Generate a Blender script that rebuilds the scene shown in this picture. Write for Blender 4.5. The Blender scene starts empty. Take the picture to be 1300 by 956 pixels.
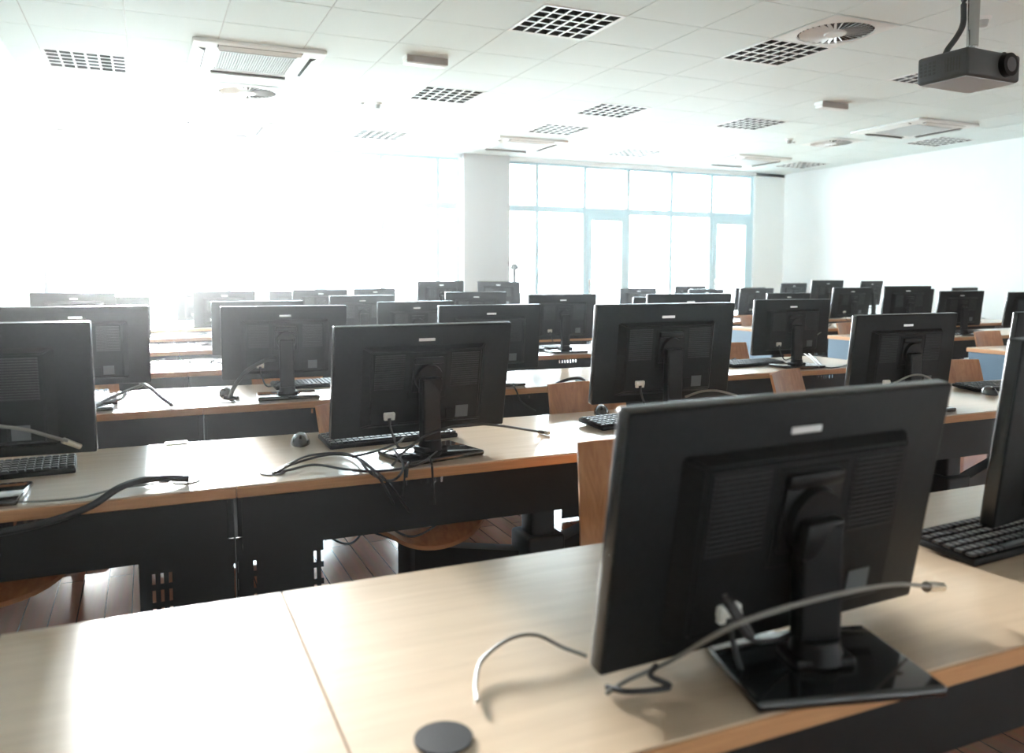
import bpy, bmesh, math, random
from mathutils import Vector, Matrix
random.seed(7)
SC = bpy.context.scene
C = SC.collection
PI = math.pi
CH = 1.30                       # lens height above the floor
CEIL = CH + 2.8126 * 0.6
DT = 0.74                       # desk top height
# ------------------------------------------------------------------ camera
F_PX, YAW, PITCH = 1037.8, -0.4190, 0.0802
fw = Vector((math.cos(PITCH) * math.sin(-YAW), math.cos(PITCH) * math.cos(-YAW), -math.sin(PITCH)))
rt = Vector((fw.y, -fw.x, 0)).normalized()
up = rt.cross(fw)
cam = bpy.data.cameras.new('camera')
camo = bpy.data.objects.new('camera', cam); C.objects.link(camo)
M4 = Matrix((rt, up, -fw)).transposed().to_4x4(); M4.translation = (0, 0, CH)
camo.matrix_world = M4
cam.sensor_width = 36; cam.lens = F_PX / 1300 * 36
cam.shift_y = -45 / 1300
cam.clip_start = 0.05; cam.clip_end = 200
cam.dof.use_dof = True; cam.dof.focus_distance = 3.2; cam.dof.aperture_fstop = 3.2
SC.camera = camo
# ------------------------------------------------------------------ light and exposure
SC.view_settings.view_transform = 'Standard'
SC.view_settings.look = 'None'
SC.view_settings.gamma = 1
SC.view_settings.use_curve_mapping = False
SC.view_settings.exposure = 1.9
SC.cycles.use_denoising = True
SC.cycles.max_bounces = 10
SC.cycles.diffuse_bounces = 7
SC.cycles.glossy_bounces = 4
SC.cycles.transparent_max_bounces = 16
SC.cycles.sample_clamp_indirect = 6
SC.cycles.caustics_reflective = False
SC.cycles.caustics_refractive = False
SC.cycles.volume_bounces = 0
SKY = 8.0
SUN = 9.0
GLARE_HAZE = 0.0034
w = bpy.data.worlds.new('sky'); SC.world = w; w.use_nodes = True
bg = w.node_tree.nodes['Background']
bg.inputs[0].default_value = (0.84, 0.955, 1.0, 1); bg.inputs[1].default_value = SKY

def direction_light(name, az, el, strength, angle, col):
    l = bpy.data.lights.new(name, 'SUN'); l.energy = strength; l.angle = math.radians(angle); l.color = col
    o = bpy.data.objects.new(name, l); C.objects.link(o)
    d = Vector((math.sin(az) * math.cos(el), math.cos(az) * math.cos(el), math.sin(el)))
    o.rotation_euler = d.to_track_quat('Z', 'Y').to_euler()
    o.location = d * 40
    return o
direction_light('sun', math.radians(-2.5), math.radians(9), SUN, 7, (1, 0.985, 0.96))

# ------------------------------------------------------------------ materials
MATS = {}
def mat(name, col, rough=0.5, metal=0.0, spec=0.5, coat=0.0, coat_rough=0.1):
    if name in MATS: return MATS[name]
    m = bpy.data.materials.new(name); m.use_nodes = True
    b = m.node_tree.nodes['Principled BSDF']
    b.inputs['Base Color'].default_value = (*col, 1)
    b.inputs['Roughness'].default_value = rough
    b.inputs['Metallic'].default_value = metal
    b.inputs['Specular IOR Level'].default_value = spec
    b.inputs['Coat Weight'].default_value = coat
    b.inputs['Coat Roughness'].default_value = coat_rough
    MATS[name] = m
    return m
def nd(m, t, **kw):
    n = m.node_tree.nodes.new(t)
    for k, v in kw.items(): setattr(n, k, v)
    return n
def lk(m, a, b): m.node_tree.links.new(a, b)
def noise_tint(m, c1, c2, scale=(1, 1, 1), nscale=6.0, detail=4.0, bump=0.0, coords='Object', distort=0.0):
    b = m.node_tree.nodes['Principled BSDF']
    tc = nd(m, 'ShaderNodeTexCoord'); mp = nd(m, 'ShaderNodeMapping')
    mp.inputs['Scale'].default_value = scale
    nz = nd(m, 'ShaderNodeTexNoise'); nz.inputs['Scale'].default_value = nscale; nz.inputs['Detail'].default_value = detail
    nz.inputs['Distortion'].default_value = distort
    cr = nd(m, 'ShaderNodeValToRGB')
    cr.color_ramp.elements[0].position = 0.3; cr.color_ramp.elements[1].position = 0.7
    cr.color_ramp.elements[0].color = (*c1, 1); cr.color_ramp.elements[1].color = (*c2, 1)
    lk(m, tc.outputs[coords], mp.inputs[0]); lk(m, mp.outputs[0], nz.inputs['Vector'])
    lk(m, nz.outputs['Fac'], cr.inputs[0]); lk(m, cr.outputs[0], b.inputs['Base Color'])
    if bump:
        bp = nd(m, 'ShaderNodeBump'); bp.inputs['Strength'].default_value = bump; bp.inputs['Distance'].default_value = 0.002
        lk(m, nz.outputs['Fac'], bp.inputs['Height']); lk(m, bp.outputs[0], b.inputs['Normal'])
    return m
m_top = noise_tint(mat("beech_laminate", (.8, .62, .42), .32, coat=1, coat_rough=.2), (.57, .42, .285), (.655, .495, .34), (1.2, 14, 14), 3.0, 5, 0.02, distort=.6)
m_edge = noise_tint(mat('beech_edging', (.6, .36, .17), .45), (.48, .235, .10), (.60, .31, .14), (1.5, 1, 40), 4.0, 4, 0.0)
m_ply = noise_tint(mat('varnished_plywood', (.5, .25, .1), .35, coat=.4, coat_rough=.15), (.42, .165, .06), (.58, .27, .11), (9, 9, 1.2), 3.0, 5, 0.0, distort=1.5)
m_plyedge = mat('plywood_edge', (.45, .20, .08), .5)
m_blk = noise_tint(mat('black_plastic', (.018, .02, .021), .5, spec=.18), (.004, .0048, .0052), (.006, .007, .0075), (1, 1, 1), 90, 2, .08)
m_blk2 = mat('black_plastic_satin', (.004, .0045, .005), .42, spec=.2)
m_rec = mat('recess_plastic', (.003, .0032, .0035), .6, spec=.2)
m_gloss = mat('black_gloss_base', (.010, .012, .014), .10, coat=.6, coat_rough=.05)
m_screen = mat('screen_glass', (.008, .009, .01), .12)
m_steel = mat('black_powder_steel', (.006, .0065, .007), .45, spec=.3)
m_silver = mat('silver_badge', (.75, .76, .76), .35, metal=.6)
m_white = mat('white_plastic', (.78, .77, .72), .45)
m_sticker = mat('grey_sticker', (.085, .095, .10), .6)
m_cable = mat('black_cable', (.015, .015, .016), .45)
m_gcable = mat('grey_cable', (.20, .19, .17), .5)
m_brass = mat('connector_metal', (.6, .55, .45), .3, metal=.8)
m_blue = mat('blue_grey_board', (.06, .13, .20), .5)
m_wall = noise_tint(mat('white_wall_paint', (.88, .89, .88), .75), (.89, .93, .935), (.91, .945, .95), (1, 1, 1), 3, 3, .02)
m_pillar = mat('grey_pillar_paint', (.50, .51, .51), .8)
m_ceil = mat('ceiling_tile', (.79, .86, .86), .7)
m_grid = mat('ceiling_grid', (.60, .62, .62), .5)
m_void = mat('ceiling_void', (.10, .10, .10), .9)
m_frame = mat('window_frame_paint', (.50, .70, .78), .45)
m_alu = mat('louvre_aluminium', (.72, .74, .72), .25, metal=.9)
m_lampwhite = mat('lamp_white', (.86, .87, .86), .4)
m_vdark = mat('vent_dark', (.045, .040, .037), .7)
m_proj = mat('projector_grey', (.050, .049, .048), .5)
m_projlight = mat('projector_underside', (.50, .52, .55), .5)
m_chrome = mat('chrome', (.42, .42, .41), .22, metal=1)
m_red = mat('red_plastic', (.5, .03, .05), .4)
m_paper = mat('paper', (.75, .80, .84), .7)
m_key = mat('key_caps', (.022, .023, .025), .35)
m_keylight = mat('key_caps_worn', (.30, .31, .32), .4)
m_concrete = mat('terrace_concrete', (.62, .62, .60), .9)
m_grass = mat('terrace_ground', (.45, .47, .44), .9)

# parquet
m_floor = mat('parquet', (.3, .12, .06), .22, coat=.5, coat_rough=.12)
b = m_floor.node_tree.nodes['Principled BSDF']
tc = nd(m_floor, 'ShaderNodeTexCoord'); mp = nd(m_floor, 'ShaderNodeMapping'); mp.inputs['Rotation'].default_value = (0, 0, PI / 2)
br = nd(m_floor, 'ShaderNodeTexBrick'); br.inputs['Scale'].default_value = 1.0
br.inputs['Color1'].default_value = (.30, .125, .075, 1); br.inputs['Color2'].default_value = (.38, .17, .105, 1); br.inputs['Mortar'].default_value = (.08, .03, .02, 1)
br.inputs['Mortar Size'].default_value = .0025; br.inputs['Brick Width'].default_value = 1.1; br.inputs['Row Height'].default_value = .095
nz = nd(m_floor, 'ShaderNodeTexNoise'); nz.inputs['Scale'].default_value = 5
mp2 = nd(m_floor, 'ShaderNodeMapping'); mp2.inputs['Scale'].default_value = (9, .7, 1)
mx = nd(m_floor, 'ShaderNodeMixRGB', blend_type='MULTIPLY'); mx.inputs[0].default_value = .35
lk(m_floor, tc.outputs['Object'], mp.inputs[0]); lk(m_floor, mp.outputs[0], br.inputs['Vector'])
lk(m_floor, tc.outputs['Object'], mp2.inputs[0]); lk(m_floor, mp2.outputs[0], nz.inputs['Vector'])
lk(m_floor, br.outputs['Color'], mx.inputs[1]); lk(m_floor, nz.outputs['Color'], mx.inputs[2]); lk(m_floor, mx.outputs[0], b.inputs['Base Color'])

# glass: clear pane, partly reflecting, the same for every ray
m_glass = bpy.data.materials.new('window_glass'); m_glass.use_nodes = True
nt = m_glass.node_tree; nt.nodes.clear()
out = nt.nodes.new('ShaderNodeOutputMaterial'); tr = nt.nodes.new('ShaderNodeBsdfTransparent'); gl = nt.nodes.new('ShaderNodeBsdfGlossy')
tr.inputs[0].default_value = (.97, .99, 1, 1); gl.inputs['Roughness'].default_value = .02
ms = nt.nodes.new('ShaderNodeMixShader'); fr = nt.nodes.new('ShaderNodeFresnel'); fr.inputs[0].default_value = 1.45
nt.links.new(fr.outputs[0], ms.inputs[0]); nt.links.new(tr.outputs[0], ms.inputs[1]); nt.links.new(gl.outputs[0], ms.inputs[2]); nt.links.new(ms.outputs[0], out.inputs[0])

# black steel sheet with punched slots
def perforated(name, sx, sz, bandz, fill):
    m = bpy.data.materials.new(name); m.use_nodes = True
    b = m.node_tree.nodes['Principled BSDF']; b.inputs['Base Color'].default_value = (.006, .0065, .007, 1); b.inputs['Roughness'].default_value = .45; b.inputs['Specular IOR Level'].default_value = .3
    o = m.node_tree.nodes['Material Output']
    tc = nd(m, 'ShaderNodeTexCoord'); sp = nd(m, 'ShaderNodeSeparateXYZ'); lk(m, tc.outputs['Object'], sp.inputs[0])
    def mth(op, a, b_=None, c_=None):
        n = nd(m, 'ShaderNodeMath', operation=op)
        for i, v in enumerate((a, b_, c_)):
            if v is None: continue
            if isinstance(v, (int, float)): n.inputs[i].default_value = v
            else: lk(m, v, n.inputs[i])
        return n.outputs[0]
    X, Z = sp.outputs['X'], sp.outputs['Z']
    fx = mth('ABSOLUTE', mth('SUBTRACT', mth('FRACT', mth('MULTIPLY', X, 1 / sx)), .5))
    row = mth('FLOOR', mth('MULTIPLY', Z, 1 / sz))
    fz = mth('ABSOLUTE', mth('SUBTRACT', mth('FRACT', mth('MULTIPLY', Z, 1 / sz)), .5))
    inx = mth('LESS_THAN', fx, fill); inz = mth('LESS_THAN', fz, .34)
    # clusters: only where a coarse checker says so
    cx = mth('FRACT', mth('MULTIPLY', mth('SUBTRACT', X, bandz[4]), 1 / bandz[0])); cl = mth('LESS_THAN', cx, bandz[1])
    zz = mth('MULTIPLY', mth('GREATER_THAN', Z, bandz[2]), mth('LESS_THAN', Z, bandz[3]))
    hole = mth('MULTIPLY', mth('MULTIPLY', inx, inz), mth('MULTIPLY', cl, zz))
    t = nd(m, 'ShaderNodeBsdfTransparent'); mx = nd(m, 'ShaderNodeMixShader')
    lk(m, hole, mx.inputs[0]); lk(m, b.outputs[0], mx.inputs[1]); lk(m, t.outputs[0], mx.inputs[2]); lk(m, mx.outputs[0], o.inputs[0])
    return m
m_perf = perforated('slotted_steel_panel', .022, .03, (1.01, .15, .03, .0605, .46), .2)
m_perfleg = perforated('slotted_steel_leg', .021, .05, (.21, .32, -.20, .20, .0), .2)

# ------------------------------------------------------------------ mesh helpers
def NB(): return bmesh.new()
def box(bm, x0, x1, y0, y1, z0, z1, bev=0.0, seg=2, mtx=None, mi=0):
    r = bmesh.ops.create_cube(bm, size=1)
    vs = r['verts']
    for v in vs:
        v.co = Vector(((x0 + x1) / 2 + v.co.x * (x1 - x0), (y0 + y1) / 2 + v.co.y * (y1 - y0), (z0 + z1) / 2 + v.co.z * (z1 - z0)))
    if mtx is not None:
        for v in vs: v.co = mtx @ v.co
    fs = list({f for v in vs for f in v.link_faces})
    for f in fs: f.material_index = mi
    if bev > 0:
        es = list({e for v in vs for e in v.link_edges})
        bmesh.ops.bevel(bm, geom=es, offset=bev, segments=seg, affect='EDGES', profile=.5)
    return bm
def cyl(bm, p0, p1, r0, r1=None, n=16, caps=True, mi=0):
    p0 = Vector(p0); p1 = Vector(p1); r1 = r0 if r1 is None else r1
    d = p1 - p0; q = d.to_track_quat('Z', 'Y').to_matrix().to_4x4()
    m = Matrix.Translation((p0 + p1) / 2) @ q
    r = bmesh.ops.create_cone(bm, cap_ends=caps, segments=n, radius1=r0, radius2=r1, depth=d.length, matrix=m)
    for v in r['verts']:
        for f in v.link_faces: f.material_index = mi
    return bm
def spline(pts, k=8):
    P = [Vector(p) for p in pts]
    if len(P) < 3: return P
    P = [P[0] * 2 - P[1]] + P + [P[-1] * 2 - P[-2]]
    o = []
    for i in range(1, len(P) - 2):
        for s in range(k):
            t = s / k
            a, b_, c_, d = P[i - 1], P[i], P[i + 1], P[i + 2]
            o.append(.5 * ((2 * b_) + (c_ - a) * t + (2 * a - 5 * b_ + 4 * c_ - d) * t * t + (3 * b_ - a - 3 * c_ + d) * t ** 3))
    o.append(P[-2]); return o
def tube(bm, pts, r, n=8, smooth=True, k=8):
    P = spline(pts, k) if smooth else [Vector(p) for p in pts]
    rings = []; ref = Vector((0, 0, 1))
    for i, p in enumerate(P):
        t = (P[min(i + 1, len(P) - 1)] - P[max(i - 1, 0)]).normalized()
        a = t.cross(ref)
        if a.length < .05: a = t.cross(Vector((1, 0, 0)))
        a.normalize(); b_ = t.cross(a); ref = -b_ if False else ref
        rr = r(i / (len(P) - 1)) if callable(r) else r
        rings.append([bm.verts.new(p + a * math.cos(2 * PI * j / n) * rr + b_ * math.sin(2 * PI * j / n) * rr) for j in range(n)])
    for i in range(len(rings) - 1):
        for j in range(n):
            bm.faces.new((rings[i][j], rings[i][(j + 1) % n], rings[i + 1][(j + 1) % n], rings[i + 1][j]))
    bm.faces.new(rings[0]); bm.faces.new(list(reversed(rings[-1])))
    return bm
def obj(name, bm, mats, parent=None, loc=None, smooth=False):
    me = bpy.data.meshes.new(name)
    bmesh.ops.recalc_face_normals(bm, faces=bm.faces)
    if smooth:
        for f in bm.faces: f.smooth = True
    bm.to_mesh(me); bm.free()
    for m in (mats if isinstance(mats, (list, tuple)) else [mats]): me.materials.append(m)
    o = bpy.data.objects.new(name, me); C.objects.link(o)
    if parent is not None: o.parent = parent
    if loc is not None: o.location = loc
    if smooth:
        try: me.set_sharp_from_angle(angle=math.radians(40))
        except Exception: pass
    return o
def thing(name, label, cat, loc=(0, 0, 0), rz=0, group=None):
    o = bpy.data.objects.new(name, None); C.objects.link(o); o.empty_display_size = .1
    o.location = loc; o.rotation_euler = (0, 0, rz); o['label'] = label; o['category'] = cat
    if group: o['group'] = group
    return o
def tag(o, label, cat, group=None):
    o['label'] = label; o['category'] = cat
    if group: o['group'] = group
    return o
def struct(o): o['kind'] = 'structure'; return o
def dup(root, loc=None, rz=None, label=None, group=None):
    def cp(o, parent):
        c = o.copy(); C.objects.link(c)
        if parent is not None:
            c.parent = parent
        for ch in KIDS.get(o.name, []): 
            KIDS.setdefault(c.name, []).append(cp(ch, c))
        return c
    c = cp(root, None)
    if loc is not None: c.location = loc
    if rz is not None: c.rotation_euler = (0, 0, rz)
    if label: c['label'] = label
    if group: c['group'] = group
    return c
KIDS = {}
def index_kids(root):
    KIDS[root.name] = list(root.children)
    for ch in root.children: index_kids(ch)
def pick(root, base):
    return [o for o in KIDS[root.name] if o.name.split('.')[0] == base]
# pixel ray -> place in the room
def ray(px, py): return (fw * F_PX + rt * (px - 650) - up * (py - 433)).normalized()
def onz(px, py, z): d = ray(px, py); return Vector((0, 0, CH)) + d * ((z - CH) / d.z)
def ony(px, py, y): d = ray(px, py); return Vector((0, 0, CH)) + d * (y / d.y)

# ------------------------------------------------------------------ room shell
XL, XR, YB, YW = -0.90, 9.86, -3.2, 10.85
struct(obj('floor', box(NB(), XL - .2, XR + .2, YB - .2, YW + .2, -.1, 0), m_floor))
struct(obj('wall_right', box(NB(), XR, XR + .2, YB - .2, YW + .25, 0, CEIL + .4), m_wall))
struct(obj('wall_back', box(NB(), XL - .2, XR + .2, YB - .2, YB, 0, CEIL + .4), m_wall))
bm = NB()
WY0, WY1 = 8.35, 10.55     # window in the left wall near the corner
box(bm, XL - .2, XL, YB - .2, WY0, 0, CEIL + .4)
box(bm, XL - .2, XL, WY1, YW + .25, 0, CEIL + .4)
box(bm, XL - .2, XL, WY0, WY1, 0, .08); box(bm, XL - .2, XL, WY0, WY1, CEIL - .06, CEIL + .4)
struct(obj('wall_left', bm, m_wall))
bm = NB()
box(bm, XL - .2, XR + .2, YW, YW + .25, CEIL - .05, CEIL + .4)      # lintel
box(bm, XL - .2, XL + .10, YW, YW + .25, 0, CEIL + .4)
box(bm, 4.04, 4.80, YW, YW + .25, 0, CEIL + .4)
box(bm, 9.24, XR + .2, YW, YW + .25, 0, CEIL + .4)
struct(obj('wall_far', bm, m_wall))
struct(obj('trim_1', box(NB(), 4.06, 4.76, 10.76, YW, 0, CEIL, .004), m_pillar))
struct(obj('baseboard_right', box(NB(), XR - .015, XR, YB, YW, 0, .08, .003), m_frame))
struct(obj('baseboard_left', box(NB(), XL, XL + .015, YB, WY0, 0, .08, .003), m_frame))

# ceiling: tiles hung in a grid, cells left open where a fitting sits
GX, GY, T = 1.124, 4.713, .6
def cell(i, j): return GX + i * T, GY + j * T
LIGHTS = [(2, 0), (2, 4), (5, 0), (2, 8), (5, 4), (5, 6), (8, 8), (8, 4), (8, 0), (13, 4), (13, 8), (-3, 4), (-3, 8), (2, -4), (5, -4), (8, -4)]
DIFF = [(5, -1), (-1, 5), (11, 5)]
bm = NB()
g = .0045
for i in range(-4, 16):
    for j in range(-14, 11):
        if (i, j) in LIGHTS: continue
        x, y = cell(i, j)
        x0, x1, y0, y1 = max(x + g, XL), min(x + T - g, XR), max(y + g, YB), min(y + T - g, YW)
        if x1 - x0 < .02 or y1 - y0 < .02: continue
        box(bm, x0, x1, y0, y1, CEIL, CEIL + .012)
struct(obj('ceiling', bm, m_ceil))
bm = NB()
for i in range(-4, 17):
    x = GX + i * T
    if XL < x < XR: box(bm, x - .012, x + .012, YB, YW, CEIL + .004, CEIL + .03)
for j in range(-14, 12):
    y = GY + j * T
    if YB < y < YW: box(bm, XL, XR, y - .012, y + .012, CEIL + .007, CEIL + .033)
struct(obj('trim_2', bm, m_grid))
struct(obj('ceiling', box(NB(), XL - .2, XR + .2, YB - .2, YW + .2, CEIL + .34, CEIL + .4), m_void))

# windows
TZ = CH + .975     # transom height
def bars(bm, x, half=.035): box(bm, x - half, x + half, YW + .05, YW + .13, .06, CEIL - .05, .004)
def window(name, xs, doors):
    r = thing(name, '', '', (0, 0, 0)); del r['label']; del r['category']; struct(r)
    bm = NB()
    for k, x in enumerate(xs):
        box(bm, x - .03, x + .03, YW + .05, YW + .13, .06, CEIL - .05, .004)
    struct(obj('mullion', bm, m_frame, r))
    bm = NB()
    box(bm, xs[0], xs[-1], YW + .055, YW + .125, TZ - .045, TZ + .045, .004)
    box(bm, xs[0], xs[-1], YW + .055, YW + .125, CEIL - .085, CEIL - .05, .004)
    box(bm, xs[0], xs[-1], YW + .055, YW + .125, .0, .08, .004)
    struct(obj('transom', bm, m_frame, r))
    for k in range(len(xs) - 1):
        a, c = xs[k] + .03, xs[k + 1] - .03
        struct(obj('pane', box(NB(), a, c, YW + .085, YW + .091, TZ + .045, CEIL - .085), m_glass, r))
        if k not in doors:
            struct(obj('pane', box(NB(), a, c, YW + .085, YW + .091, .08, TZ - .045), m_glass, r))
    return r
W1 = [-.80, -.20, .59, 1.36, 2.14, 2.94, 3.73, 4.03]
W2 = [4.78, 5.26, 6.06, 6.82, 7.62, 8.40, 9.21]
window('window_1', W1, [3]); window('window_2', W2, [2, 5])
def glazed_door(name, a, c, hx):
    r = thing(name, '', '', (0, 0, 0)); del r['label']; del r['category']; struct(r)
    bm = NB(); a += .032; c -= .032; z1 = TZ - .047; f = .085; y0, y1 = YW + .04, YW + .11
    box(bm, a, a + f, y0, y1, .085, z1, .004); box(bm, c - f, c, y0, y1, .085, z1, .004)
    box(bm, a + f, c - f, y0, y1, z1 - .10, z1, .003); box(bm, a + f, c - f, y0, y1, .085, .20, .003)
    struct(obj('door_frame', bm, m_frame, r))
    struct(obj('pane', box(NB(), a + f, c - f, YW + .07, YW + .076, .20, z1 - .10), m_glass, r))
    bm = NB(); hxx = a + f / 2 if hx < 0 else c - f / 2
    box(bm, hxx - .016, hxx + .016, y0 - .008, y0, 1.02, 1.24, .003)
    cyl(bm, (hxx, y0 - .05, 1.16), (hxx, y0, 1.16), .009)
    box(bm, min(hxx, hxx - hx * .12), max(hxx, hxx - hx * .12), y0 - .058, y0 - .042, 1.15, 1.17, .004)
    struct(obj('door_handle', bm, m_alu, r))
glazed_door('door_1', W1[3], W1[4], -1); glazed_door('door_2', W2[2], W2[3], -1); glazed_door('door_3', W2[5], W2[6], -1)
r = thing('window_3', '', ''); del r['label']; del r['category']; struct(r)
bm = NB()
for y in (WY0 + .03, (WY0 + WY1) / 2, WY1 - .03): box(bm, XL - .13, XL - .05, y - .03, y + .03, .08, CEIL - .06, .004)
for z in (.11, TZ, CEIL - .09): box(bm, XL - .125, XL - .055, WY0, WY1, z - .03, z + .03, .004)
struct(obj('window_frame', bm, m_frame, r))
struct(obj('pane', box(NB(), XL - .093, XL - .087, WY0, WY1, .08, CEIL - .06), m_glass, r))
# terrace outside
struct(obj('floor_terrace', box(NB(), XL - 9, XR + 9, YW + .25, 60, -.25, -.12), m_grass))
o = obj('terrace_parapet', box(NB(), XL - 6, XR + 6, 14.0, 14.2, -.12, .98, .01), m_concrete); struct(o)

# added scatter volume, imitates the lens glare spreading from the windows
if GLARE_HAZE:
    hm = bpy.data.materials.new('glare_haze'); hm.use_nodes = True
    n = hm.node_tree; n.nodes.clear(); oo = n.nodes.new('ShaderNodeOutputMaterial'); vs = n.nodes.new('ShaderNodeVolumeScatter')
    vs.inputs['Density'].default_value = GLARE_HAZE; vs.inputs['Anisotropy'].default_value = .90
    n.links.new(vs.outputs[0], oo.inputs['Volume'])
    hz = obj('glare_haze', box(NB(), XL - .1, XR + .1, YB - .1, YW + .2, -.05, CEIL + .2), hm)
    hz['kind'] = 'stuff'; hz['label'] = 'thin added haze that imitates lens glare across the classroom'; hz['category'] = 'haze'

# ------------------------------------------------------------------ ceiling fittings
ROWNAME = {1: 'nearest desk row', 2: 'second desk row', 3: 'third desk row', 4: 'fourth desk row', 5: 'fifth desk row', 6: 'sixth desk row', 7: 'last desk row before the windows'}
def make_light():
    t = thing('ceiling_light', 'x', 'ceiling light')
    bm = NB(); z = CEIL
    h = T / 2 - .004
    for (a, b_, c_, d) in ((-h, h, -h, -h + .022), (-h, h, h - .022, h), (-h, -h + .022, -h, h), (h - .022, h, -h, h)):
        box(bm, a, b_, c_, d, -.004, .012, .001, 1)
    obj('frame', bm, m_lampwhite, t)
    bm = NB(); i = h - .022
    box(bm, -i, i, -i, i, .085, .09); box(bm, -i, -i + .003, -i, i, 0, .085); box(bm, i - .003, i, -i, i, 0, .085)
    box(bm, -i, i, -i, -i + .003, 0, .085); box(bm, -i, i, i - .003, i, 0, .085)
    obj('reflector', bm, mat('reflector_painted_dim', (.07, .075, .075), .5), t)  # dark colour stands in for the dim room mirrored in the reflector
    bm = NB()
    for k in range(1, 6): x = -i + 2 * i * k / 6; box(bm, x - .0015, x + .0015, -i, i, .003, .05)
    for k in range(1, 5): y = -i + 2 * i * k / 5; box(bm, -i, i, y - .0015, y + .0015, .003, .045)
    obj('louvre', bm, mat('louvre_blade_painted_dim', (.09, .10, .10), .35, metal=.3), t)  # blades coloured dark for the dim floor and desks they would reflect
    bm = NB()
    for k in range(1, 6): x = -i + 2 * i * k / 6; box(bm, x - .007, x + .007, -i, i, -.002, .003)
    for k in range(1, 5): y = -i + 2 * i * k / 5; box(bm, -i, i, y - .007, y + .007, -.0015, .0032)
    obj('louvre_rim', bm, m_lampwhite, t)
    bm = NB()
    for k in range(4): y = -i + 2 * i * (k + .5) / 4; cyl(bm, (-i + .01, y, .066), (i - .01, y, .066), .008, n=8)
    obj('tube', bm, m_lampwhite, t)
    return t
lt = make_light(); index_kids(lt)
LL = {(2, 0): 'square louvred light at the top of the photo, left of centre, nearest and largest', (2, 4): 'louvred ceiling light above the middle of the room, behind the long emergency lamp',
 (5, 0): 'louvred ceiling light directly beside the round air diffuser near the projector', (2, 8): 'louvred ceiling light close to the windows, left of the pillar',
 (5, 4): 'louvred ceiling light right of centre, nearer one of a pair', (5, 6): 'louvred ceiling light right of centre, farther one of a pair, above an air cassette',
 (8, 8): 'louvred ceiling light close to the windows, right of the pillar', (8, 4): 'louvred ceiling light between the small emergency lamp and the detector on the right',
 (8, 0): 'louvred ceiling light half hidden behind the projector', (13, 4): 'louvred ceiling light at the right wall beside the air cassette', (13, 8): 'louvred ceiling light in the far right corner by the windows',
 (-3, 4): 'louvred ceiling light near the left wall, nearer one', (-3, 8): 'louvred ceiling light near the left wall, farther one in the glare',
 (2, -4): 'louvred ceiling light behind the camera on the left', (5, -4): 'louvred ceiling light behind the camera in the middle', (8, -4): 'louvred ceiling light behind the camera on the right'}
first = True
for (i, j) in LIGHTS:
    if j < 0: continue
    x, y = cell(i, j)
    o = lt if first else dup(lt); first = False
    o.location = (x + T / 2, y + T / 2, CEIL); o['label'] = LL[(i, j)]; o['group'] = 'square louvred ceiling lights'
bm = NB()
for (i, j) in LIGHTS:
    if j < 0: x, y = cell(i, j); box(bm, x + g, x + T - g, y + g, y + T - g, CEIL, CEIL + .012)
struct(obj('ceiling', bm, m_ceil))

def make_diffuser():
    t = thing('air_diffuser', 'x', 'air vent'); h = .29
    bm = NB(); n = 40; R = .255
    # square plate with round hole
    inner = [bm.verts.new((R * math.cos(2 * PI * k / n), R * math.sin(2 * PI * k / n), -.012)) for k in range(n)]
    outer = []
    for k in range(n):
        a = 2 * PI * k / n; c_, s = math.cos(a), math.sin(a); q = h / max(abs(c_), abs(s)); outer.append(bm.verts.new((q * c_, q * s, -.004)))
    up_ = [bm.verts.new((R * .98 * math.cos(2 * PI * k / n), R * .98 * math.sin(2 * PI * k / n), .06)) for k in range(n)]
    for k in range(n):
        l = (k + 1) % n; bm.faces.new((inner[k], inner[l], outer[l], outer[k])); bm.faces.new((inner[k], up_[k], up_[l], inner[l]))
    obj('plate', bm, m_lampwhite, t)
    bm = NB(); cyl(bm, (0, 0, .0), (0, 0, .004), R * .99, n=n)
    obj('duct', bm, m_vdark, t)
    bm = NB()
    for k in range(32):
        a = 2 * PI * k / 32
        mt = Matrix.Rotation(a, 4, 'Z') @ Matrix.Translation((.155, 0, -.008)) @ Matrix.Rotation(math.radians(35), 4, 'X')
        box(bm, -.085, .085, -.010, .010, -.0008, .0008, mtx=mt)
    obj('vanes', bm, m_lampwhite, t)
    bm = NB(); cyl(bm, (0, 0, -.020), (0, 0, -.006), .07, .08, n=28)
    obj('hub', bm, m_lampwhite, t, smooth=True)
    return t
df = make_diffuser(); index_kids(df)
for k, ((i, j), lab) in enumerate(zip(DIFF, ['round swirl air diffuser near the projector, largest in view', 'round swirl air diffuser in the glare below the left air cassette', 'round swirl air diffuser beside the detector on the right, far away'])):
    x, y = cell(i, j); o = df if k == 0 else dup(df)
    if k == 1: x += .08
    o.location = (x + T / 2, y + T / 2, CEIL - .002); o['label'] = lab; o['group'] = 'round air diffusers'

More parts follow.
